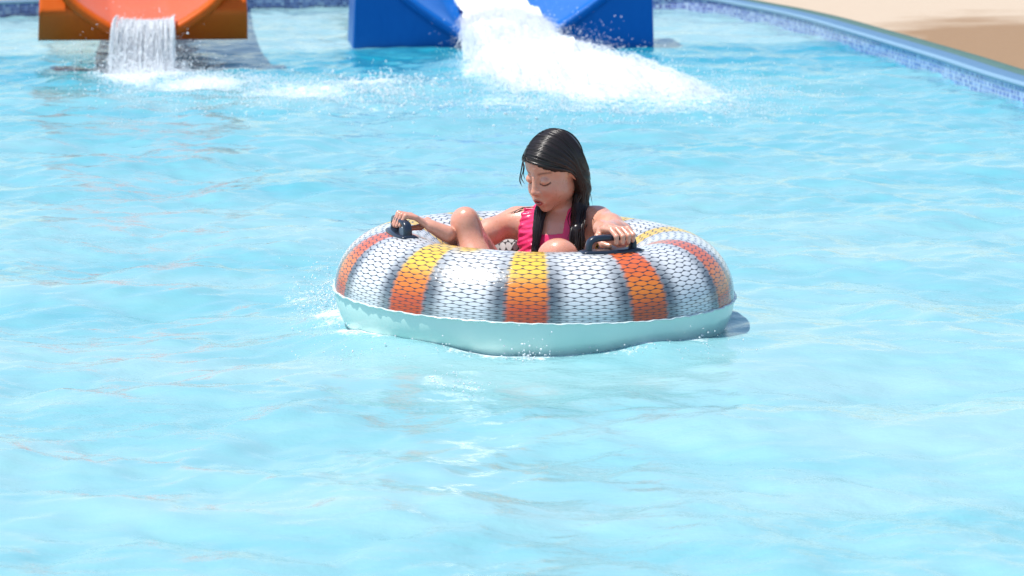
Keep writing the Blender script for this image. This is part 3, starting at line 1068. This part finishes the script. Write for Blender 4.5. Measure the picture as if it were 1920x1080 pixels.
cone(shL * 0.6 + neckb * 0.4 + up * 0.002, neckb + up * 0.02, 0.028, 0.030, 0.03, 'torso')
n_torso = len(prims)
i_head = len(prims) + 1
# neck
cone(neckb - up * 0.02, hd(0, 0.022, -0.055), 0.036, 0.035, 0.025, 'neck')
# head
hell((0, 0.012, 0.028), (0.072, 0.085, 0.080), 0.02)
hell((0, -0.022, -0.032), (0.054, 0.059, 0.066), 0.025)
hell((0, -0.036, 0.040), (0.054, 0.034, 0.042), 0.02)
hell((0, -0.066, -0.085), (0.016, 0.016, 0.015), 0.025)
for s in (-1, 1):
    hell((s * 0.030, -0.053, -0.036), (0.022, 0.024, 0.023), 0.03)
    hell((s * 0.035, -0.008, -0.056), (0.013, 0.026, 0.018), 0.03)
for s in (-1, 1): hell((s * 0.031, -0.099, 0.006), (0.019, 0.019, 0.0125), 0.020, -1)
for s in (-1, 1): hell((s * 0.030, -0.0680, 0.004), (0.0155, 0.0130, 0.0120), 0.006)
cone(hd(0, -0.078, 0.014), hd(0, -0.093, -0.022), 0.0058 * HS, 0.0088 * HS, 0.014, 'head')
hell((0, -0.0940, -0.0260), (0.0092, 0.0092, 0.0082), 0.006)
for s in (-1, 1): hell((s * 0.0098, -0.0865, -0.0285), (0.0068, 0.0085, 0.0062), 0.005)
hell((0, -0.078, -0.056), (0.026, 0.013, 0.019), 0.015)
hell((0, -0.0875, -0.0520), (0.0175, 0.0068, 0.0046), 0.005)
hell((0, -0.0845, -0.0650), (0.0150, 0.0075, 0.0055), 0.005)
hell((0, -0.0945, -0.0584), (0.0140, 0.0100, 0.0020), 0.002, -1)
for s in (-1, 1):
    hell((s * 0.0680, 0.020, -0.014), (0.0075, 0.014, 0.020), 0.005, tilt=0.2)
    hell((s * 0.0755, 0.018, -0.012), (0.006, 0.008, 0.012), 0.004, -1, tilt=0.2)

# arms
wR = tube_pt(H_L, 0.026, -0.128, 0.000)           # wrist of the arm that reaches the handle on the left of the picture
elR = T(872, 456, 0.095)
cone(shR, shR * 0.5 + elR * 0.5, 0.038, 0.035, 0.03, 'arm')
cone(shR * 0.5 + elR * 0.5, elR, 0.035, 0.029, 0.02, 'arm')
mid = elR * 0.65 + wR * 0.35
cone(elR, mid, 0.030, 0.030, 0.02, 'arm')
cone(mid, wR, 0.030, 0.020, 0.02, 'arm')
wL = tube_pt(H_R, 0.040, -0.100, 0.046)
elL = T(1164, 440, -0.06)
cone(shL, shL * 0.5 + elL * 0.5, 0.039, 0.036, 0.03, 'arm')
cone(shL * 0.5 + elL * 0.5, elL, 0.036, 0.030, 0.02, 'arm')
mid = elL * 0.65 + wL * 0.35
cone(elL, mid, 0.031, 0.030, 0.02, 'arm')
cone(mid, wL, 0.030, 0.020, 0.02, 'arm')
print('arm R', np.linalg.norm(shR - elR), np.linalg.norm(elR - wR), 'arm L', np.linalg.norm(shL - elL), np.linalg.norm(elL - wL))


def hand(ang, wrist, s0, flip, ro=0.0, kh=0.0):
    """hand gripping the bar of a handle from the inner side; fingers pass over the bar and curl down outside"""
    kn = []
    offs_ = np.array([0.027, 0.009, -0.009, -0.026]) * flip
    lens = [1.0, 1.06, 1.0, 0.84]
    for o_, ln in zip(offs_, lens):
        kn.append(tube_pt(ang, s0 + o_, -0.042 + ro, 0.050 + kh + 0.004 * (ln - 0.9) * 10))
    palm_c = (np.mean(kn, 0) * 0.55 + wrist * 0.45)
    cone(wrist, np.mean(kn, 0) * 0.75 + wrist * 0.25, 0.0185, 0.0165, 0.015, 'hand')
    for q in kn: cone(wrist * 0.75 + q * 0.25, q, 0.0145, 0.0100, 0.010, 'hand')
    for i, (o_, ln) in enumerate(zip(offs_, lens)):
        p1 = kn[i]
        p2 = tube_pt(ang, s0 + o_ * 1.05, -0.006 + ro, 0.0565 + kh * 0.35)
        p3 = tube_pt(ang, s0 + o_ * 1.05, 0.0215 * ln + ro * 0.75, 0.042 - ro * 0.4)
        p4 = tube_pt(ang, s0 + o_ * 1.0, 0.0205 * ln + ro * 0.25, 0.046 - 0.022 * ln)
        cone(p1, p2, 0.0080, 0.0074, 0.003, 'finger')
        cone(p2, p3, 0.0074, 0.0069, 0.003, 'finger')
        cone(p3, p4, 0.0069, 0.0058, 0.003, 'finger')
    # thumb leaves the side of the palm and closes under the bar
    t0 = wrist * 0.6 + kn[0] * 0.4
    t1 = tube_pt(ang, s0 + 0.040 * flip, -0.054 + ro, 0.030)
    t2 = tube_pt(ang, s0 + 0.036 * flip, -0.034 + ro, 0.014)
    t3 = tube_pt(ang, s0 + 0.026 * flip, -0.014 + ro * 0.6, 0.012)
    cone(t0, t1, 0.0125, 0.0105, 0.008, 'finger')
    cone(t1, t2, 0.0100, 0.0088, 0.004, 'finger')
    cone(t2, t3, 0.0088, 0.0070, 0.004, 'finger')


hand(H_L, wR, 0.014, -1, -0.030, -0.026)      # thumb towards the camera end
hand(H_R, wL, 0.028, -1)

# legs
hipR = pel + np.array([-0.075, 0.02, 0.0]); hipL = pel + np.array([0.055, -0.02, -0.02])
knR = T(872, 416, -0.055); knL = T(1046, 477, -0.13)
anR = np.array([-0.105, -0.185, -0.10]); anL = np.array([0.02, -0.175, -0.16])
print('thigh', np.linalg.norm(hipR - knR), np.linalg.norm(hipL - knL), 'shin', np.linalg.norm(knR - anR), np.linalg.norm(knL - anL))
for hip, kn_, an_ in ((hipR, knR, anR), (hipL, knL, anL)):
    cone(hip, kn_, 0.066, 0.032, 0.03, 'leg')
    ell(kn_, (0.030, 0.034, 0.035) if kn_ is knR else (0.055, 0.044, 0.040), 0.025, grp='leg')
    ell(kn_ + np.array([0.004, -0.020, 0.012]), (0.020, 0.018, 0.022), 0.018, grp='leg')
    cf = kn_ * 0.65 + an_ * 0.35 + np.array([0, 0.012, 0])
    cone(kn_, cf, 0.030, 0.043, 0.025, 'leg')
    cone(cf, an_, 0.043, 0.027, 0.025, 'leg')
    toe = an_ + np.array([-0.02, -0.10, -0.035])
    cone(an_ + np.array([0.0, 0.02, -0.02]), toe, 0.028, 0.020, 0.02, 'leg')
    for i in range(5):
        q = toe + np.array([(-0.024 + 0.012 * i), -0.004, -0.004])
        cone(q, q + np.array([0, -0.024 + 0.003 * i, -0.002]), 0.009, 0.0065, 0.004, 'leg')

allp = np.array([p[1] for p in prims]); allq = np.array([p[2] for p in prims])
V, Q = surface_nets(allp.min(0) - 0.01, allq.max(0) + 0.01, 0.0024, [p for p in prims if p[5] != 'leg'], None, [p for p in prims if p[5] == 'leg'])
V = relax(V, Q, 3, 0.5)
person = empty('person', (0, 0, 0))
bpy.data.objects.remove(person)
person = mesh_obj('person', V, Q, m_skin)
person.location = TC
tag(person, 'person with wet dark hair and pink swimsuit seated in the tube gripping its handles', 'person')
loc = ((V - HC) @ HM) / HS
lips = np.zeros(len(V)); dark = np.zeros(len(V)); flush = np.zeros(len(V))
front = (loc[:, 1] < -0.05) & (loc[:, 1] > -0.115) & (np.abs(loc[:, 0]) < 0.09)
lipd = np.sqrt((loc[:, 0] / 0.0185) ** 2 + ((loc[:, 2] + 0.0585) / 0.0118) ** 2)
lips = sstep(1.05, 0.8, lipd) * front
dark = np.maximum(dark, 0.85 * sstep(1.15, 0.75, np.sqrt((loc[:, 0] / 0.0130) ** 2 + ((loc[:, 2] + 0.0584) / 0.0018) ** 2)) * front)
for s in (-1, 1):
    ex = (loc[:, 0] * s - 0.030)
    # lash line on the lowered lid
    arcz = -0.0030 - 0.0035 * (1 - (ex / 0.0145) ** 2)
    dark = np.maximum(dark, 0.95 * sstep(0.0036, 0.0014, np.abs(loc[:, 2] - arcz)) * (np.abs(ex) < 0.0150) * front)
    bz = 0.0250 + 0.004 * (1 - ((ex - 0.002) / 0.02) ** 2)
    dark = np.maximum(dark, 0.55 * sstep(0.0050, 0.0010, np.abs(loc[:, 2] - bz)) * sstep(0.022, 0.015, np.abs(ex - 0.002)) * front)
    flush = np.maximum(flush, np.exp(-((loc[:, 0] * s - 0.038) / 0.018) ** 2 - ((loc[:, 2] + 0.034) / 0.018) ** 2) * front)
    nd = np.sqrt((loc[:, 0] * s - 0.0065) ** 2 + (loc[:, 2] + 0.0345) ** 2 + (loc[:, 1] + 0.096) ** 2)
    dark = np.maximum(dark, 0.5 * sstep(0.0055, 0.003, nd))
flush = np.maximum(flush, 0.6 * np.exp(-((loc[:, 0]) / 0.012) ** 2 - ((loc[:, 2] + 0.026) / 0.012) ** 2) * (loc[:, 1] < -0.085))
set_attr(person, 'lips', lips); set_attr(person, 'dark', dark); set_attr(person, 'flush', flush)

# --- swimsuit: a 4 mm skin over the torso, cut at neckline and arm holes
tp = prims[:n_torso]


def cutsuit(D, ax):
    G3 = np.stack(np.meshgrid(*ax, indexing='ij'), -1) - chest
    s = G3 @ side; u = G3 @ up; fv = G3 @ fw
    neck = u - (0.030 + 0.9 * np.maximum(np.abs(s) - 0.045, 0) * 0 - 0.02 * np.cos(np.clip(s / 0.06, -1.5, 1.5)))
    arm = np.abs(s) - (0.088 - 0.25 * np.maximum(u + 0.02, 0))
    top = np.maximum(neck, np.where(u > -0.05, arm, -1))
    strap = np.maximum(np.abs(np.abs(s) - 0.058) - 0.013, -(u + 0.02))
    reg = np.minimum(top, strap)
    return np.maximum(D - 0.0035, reg)


lo = np.array([p[1] for p in tp]).min(0) - 0.02; hi = np.array([p[2] for p in tp]).max(0) + 0.02
Vs, Qs = surface_nets(lo, hi, 0.0028, tp, cutsuit)
suit = mesh_obj('swimsuit', relax(Vs, Qs, 2), Qs, m_suit, person)


# ruffle running over her right shoulder strap: gathered strip standing off the surface
def on_torso(s, u, off):
    p0 = chest + side * s + up * u
    q = np.linspace(0.16, -0.02, 120)
    pts = p0[None] + fw[None] * q[:, None]
    d = ev(pts, None, tp) - off
    i = np.argmax(d < 0) if (d < 0).any() else np.argmin(d)
    return pts[i]


Vr = []
n_r = 90
for i, t in enumerate(np.linspace(0, 1, n_r)):
    u = 0.088 - t * 0.19
    sc_ = -0.060 - 0.018 * t
    row_ = []
    for j, wv_ in enumerate(np.linspace(-0.030, 0.030, 9)):
        edge = abs(wv_) / 0.030
        off = 0.007 + 0.007 * edge * (0.6 + 0.4 * math.sin(i * 0.55 + 1.3 * math.sin(i * 0.21) + (1.6 if wv_ < 0 else 0))) + 0.0012 * math.sin(i * 0.9 + 0.7 * j)
        row_.append(on_torso(sc_ + wv_ + 0.003 * math.sin(i * 0.62) * edge, u, off))
    Vr.append(row_)
Vr = np.array(Vr)
Vr[1:-1] = (Vr[:-2] + Vr[1:-1] * 2 + Vr[2:]) / 4
ruf = mesh_obj('strap_ruffle', Vr.reshape(-1, 3), grid_faces(n_r, 9), m_suit, person)
sm = ruf.modifiers.new('thickness', 'SOLIDIFY'); sm.thickness = 0.002

# --- hair: a wet cap combed from a parting, plus long locks
hp_main = prims; prims = []
CE = np.array([0, 0.012, 0.028]); CR = np.array([0.072, 0.085, 0.080]) + 0.0060


def capp(x, y, z, off=0.0):
    """push a head-frame direction onto the hair cap"""
    q = np.array([x, y, z]) - CE
    q = q / np.linalg.norm(q / (CR + off))
    return CE + q


hell((CE[0], CE[1], CE[2]), CR, 0.01)
Lk = lambda *pts: [np.asarray(p, float) for p in pts]
# big drape on her left: temple, behind the ear, shoulder, chest (T frame)
dr = [hd(0.058, 0.042, 0.03), hd(0.066, 0.042, -0.03), hd(0.064, 0.040, -0.075), T(1086, 392, 0.095), T(1082, 430, 0.030), T(1080, 470, 0.02), T(1082, 520, 0.03)]
dr_r = [0.026, 0.022, 0.018, 0.015, 0.013, 0.009, 0.003]
for i in range(len(dr) - 1): cone(dr[i], dr[i + 1], dr_r[i], dr_r[i + 1], 0.02)
bk = [hd(0.0, 0.058, 0.02), hd(0.0, 0.056, -0.05), hd(0.0, 0.052, -0.10), T(1075, 420, 0.215), T(1075, 480, 0.20)]
for i in range(len(bk) - 1): cone(bk[i], bk[i + 1], [.038, .036, .032, .026, .018][i], [.038, .036, .032, .026, .018][i + 1], 0.03)
rt_ = [hd(-0.055, 0.050, 0.00), hd(-0.055, 0.045, -0.06), T(1012, 398, 0.10), T(1008, 430, 0.075), T(1003, 470, 0.06), T(1002, 520, 0.06)]
rr_ = [0.026, 0.020, 0.012, 0.010, 0.007, 0.003]
for i in range(len(rt_) - 1): cone(rt_[i], rt_[i + 1], rr_[i], rr_[i + 1], 0.015)
hair_p = prims
prims = hp_main
PX = -0.020      # parting a little to her right


def cuthair(D, ax):
    G3 = np.stack(np.meshgrid(*ax, indexing='ij'), -1)
    q = ((G3 - HC) @ HM) / HS
    x, y, z = q[..., 0], q[..., 1], q[..., 2]
    Dh = ev(G3, None, hp_main[i_head:i_head + 3]) - (0.0045 + 0.003 * sstep(0.02, 0.08, z))
    Dh = np.where(z < -0.03, 0.05, Dh)
    D = smin(D, Dh, 0.006)
    # face opening: everything in front of a hairline surface
    dx = x - PX
    zh = 0.066 - np.where(dx > 0, 5.0, 9.0) * dx * dx + 0.0012 * np.sin(x * 420) + 0.0009 * np.sin(x * 930 + 1)
    hl = np.where(z > zh, -0.12, -0.086 + 4.2 * (zh - z))
    hl = np.minimum(hl, 0.018)
    face = hl - y                         # positive in front of hairline
    inside = (np.abs(x) < 0.10) & (z > -0.105) & (z < 0.11)
    D = np.where(inside, np.maximum(D, np.minimum(face * 0.6, 0.05)), D)
    part = np.where((z > 0.03) & (y < 0.035), 0.0017 - np.abs(x - PX - 0.002 * np.sin(y * 90)), -1)
    return np.maximum(D, part)


lo = np.array([p[1] for p in hair_p]).min(0) - 0.02; hi = np.array([p[2] for p in hair_p]).max(0) + 0.02
Vh, Qh = surface_nets(lo, hi, 0.0028, hair_p, cuthair)
Vh = relax(Vh, Qh, 3)
# strands
lines, rr = [], []


def strand(ctrl, r, n=26, jit=0.0015):
    L = resample(catmull(ctrl, 8), n)
    ph = rng.uniform(0, 6.28, 3)
    s = np.linspace(0, 1, n)[:, None]
    L = L + jit * np.sin(s * rng.uniform(4, 12) + ph[None]) * np.clip(s * 3, 0, 1)
    lines.append(L); rr.append(r * np.minimum(1, np.minimum(0.4 + 5 * s[:, 0], (1.02 - s[:, 0]) * 5)))


NC = 46
ct = np.sort(rng.random(NC)); ce = rng.uniform(-1, 1, (NC, 3)); ck = rng.random(NC); cl = rng.uniform(-0.0008, 0.0026, NC)
clump_lift = []
for i in range(760):      # left side sheet, combed from the parting down behind the ear
    kc = rng.integers(0, NC)
    t = float(np.clip(ct[kc] ** 1.15 + rng.normal() * 0.010, 0, 1))
    lp = lambda p, q: np.array(p) * (1 - t) + np.array(q) * t
    a = hd(*capp(*lp((PX + 0.002, -0.076, 0.066), (PX + 0.002, 0.055, 0.10)), 0.002))
    b0 = hd(*capp(*lp((0.028, -0.071, 0.055), (0.030, 0.062, 0.098)), 0.002))
    b1 = hd(*capp(*lp((0.057, -0.049, 0.037), (0.060, 0.064, 0.070)), 0.002))
    b2 = hd(*capp(*lp((0.074, -0.014, 0.014), (0.076, 0.058, 0.030)), 0.002))
    e = ce[kc] + rng.normal(size=3) * 0.16
    clump_lift.append(cl[kc] + rng.uniform(-0.0006, 0.0006))
    c1 = hd(0.080 - 0.012 * t, 0.014 + 0.040 * t, -0.020)
    c2 = hd(0.076 - 0.02 * t, 0.020 + 0.040 * t, -0.070)
    k = ck[kc]
    if k < 0.62:
        w_ = np.array([0.020, 0.018, 0.012])
        tail = [T(1086, 395, 0.09) + e * w_, T(1082, 432, 0.025) + e * w_ * 0.9, T(1080 + 6 * e[0], rng.uniform(455, 505), 0.015) + e * w_ * 0.6]
    else:
        w_ = np.array([0.022, 0.02, 0.01])
        tail = [T(1086, 385, 0.15) + e * w_, T(1090, 412, 0.175) + e * w_, T(1092, 450 + 20 * e[1], 0.19) + e * w_]
    strand([a, b0, b1, b2, c1, c2] + tail, rng.choice([0.0008, 0.0013, 0.0018, 0.0027]))
for i in range(300):      # right side
    t = rng.random() ** 1.15
    lp = lambda p, q: np.array(p) * (1 - t) + np.array(q) * t
    a = hd(*capp(*lp((PX - 0.002, -0.076, 0.066), (PX - 0.002, 0.055, 0.10)), 0.002))
    b1 = hd(*capp(*lp((-0.046, -0.063, 0.058), (-0.055, 0.062, 0.085)), 0.002))
    b2 = hd(*capp(*lp((-0.070, -0.028, 0.036), (-0.074, 0.056, 0.030)), 0.002))
    c1 = hd(-0.074, 0.026 + 0.045 * t, -0.03)
    e = rng.uniform(-1, 1, 3)
    w_ = np.array([0.011, 0.012, 0.01])
    tail = [T(1013, 398, 0.10) + e * w_, T(1008, 430, 0.072) + e * w_, T(1003, 462 + 14 * e[2], 0.058) + e * w_ * 0.6]
    strand([a, b1, b2, c1] + tail, rng.uniform(0.0009, 0.0019))
for i in range(120):      # back
    t = rng.random(); s = rng.uniform(-1, 1)
    a = hd(*capp(PX, 0.03 + 0.05 * t, 0.10, 0.001))
    b1 = hd(*capp(0.05 * s, 0.09, 0.07, 0.0015)); b2 = hd(*capp(0.06 * s, 0.108, 0.0, 0.002))
    strand([a, b1, b2, hd(0.05 * s, 0.084, -0.06), hd(0.045 * s, 0.080, -0.11), T(1075, 440, 0.225) + np.array([0.04 * s, 0.01, 0.01 * t])], rng.uniform(0.001, 0.002))
for i in range(70):       # fine baby hairs along the hairline
    dx_ = rng.uniform(-0.05, 0.085)
    zz_ = 0.067 - (5.0 if dx_ > 0 else 9.0) * dx_ * dx_
    k = math.sqrt(max(0.05, 1 - ((PX + dx_) / 0.074) ** 2 - ((zz_ - 0.028) / 0.08) ** 2))
    yy = 0.018 - 0.091 * k
    sgn = 1 if dx_ > 0 else -1
    strand([hd(PX + dx_ - sgn * 0.008, yy - 0.004, zz_ + 0.006), hd(PX + dx_, yy - 0.004, zz_ - 0.001), hd(PX + dx_ + sgn * rng.uniform(0.004, 0.012), yy + 0.002, zz_ - rng.uniform(0.004, 0.013))], rng.uniform(0.0004, 0.0008), n=10, jit=0.0004)
# lay the combed strands on the outside of the cap


def dcap(p):
    q = ((p - HC) @ HM) / HS
    Dh = ev(p, None, hp_main[i_head:i_head + 3]) - (0.0045 + 0.003 * sstep(0.02, 0.08, q[..., 2]))
    Dh = np.where(q[..., 2] < -0.03, 0.05, Dh)
    return smin(ev(p, None, hair_p), Dh, 0.006)


pts = np.concatenate(lines)
lf = rng.uniform(-0.0010, 0.0022, len(lines)); lf[:len(clump_lift)] = clump_lift
lift = np.repeat(lf, [len(l_) for l_ in lines])
for _ in range(3):
    d0 = dcap(pts)
    g = np.stack([dcap(pts + np.eye(3)[a] * 0.001) - d0 for a in range(3)], -1)
    g /= np.linalg.norm(g, axis=1, keepdims=True) + 1e-9
    mv = np.where(d0 < lift, lift - d0, np.where(d0 < 0.012, (lift - d0) * 0.6, 0))
    pts = pts + g * mv[:, None]
k0 = 0
for i, l_ in enumerate(lines):
    q = pts[k0:k0 + len(l_)]; k0 += len(l_)
    q[1:-1] = (q[:-2] + 2 * q[1:-1] + q[2:]) / 4
    lines[i] = q
# loose wet wisps beside the face and off the back
strand([hd(-0.070, -0.045, 0.045), T(977, 322, 0.08), T(975, 338, 0.075), T(979, 350, 0.07)], 0.0018, jit=0.0005)
strand([hd(-0.072, -0.040, 0.045), T(981, 318, 0.08), T(978, 334, 0.075), T(984, 346, 0.07)], 0.0015, jit=0.0005)
strand([hd(-0.060, -0.055, 0.058), T(983, 312, 0.08), T(982, 326, 0.08), T(984, 338, 0.075)], 0.0012, jit=0.0005)
strand([hd(0.07, 0.07, -0.03), T(1098, 350, 0.12), T(1101, 372, 0.12), T(1098, 392, 0.12)], 0.002, jit=0.001)
strand([hd(0.07, 0.075, -0.02), T(1100, 345, 0.14), T(1107, 365, 0.14), T(1112, 385, 0.13)], 0.0009, jit=0.001)
# wet strands stuck to her right shoulder and left upper arm
for q in range(4):
    e = rng.normal(size=2) * 5
    strand([T(1005, 388, 0.14), T(985 + e[0], 390, 0.165), T(966 + e[1], 396, 0.165), T(957 + e[0], 404 + e[1], 0.165)], 0.0009, jit=0.001)
strand([T(1098, 395, 0.09), T(1112, 410, 0.045), T(1117, 430, 0.005), T(1118, 452, -0.02)], 0.0022, jit=0.001)
Vt, Ft = tubes(lines, rr, 5)
hair = mesh_obj('hair', np.vstack([Vh, Vt]), np.vstack([Qh, Ft + len(Vh)]), m_hair, person)
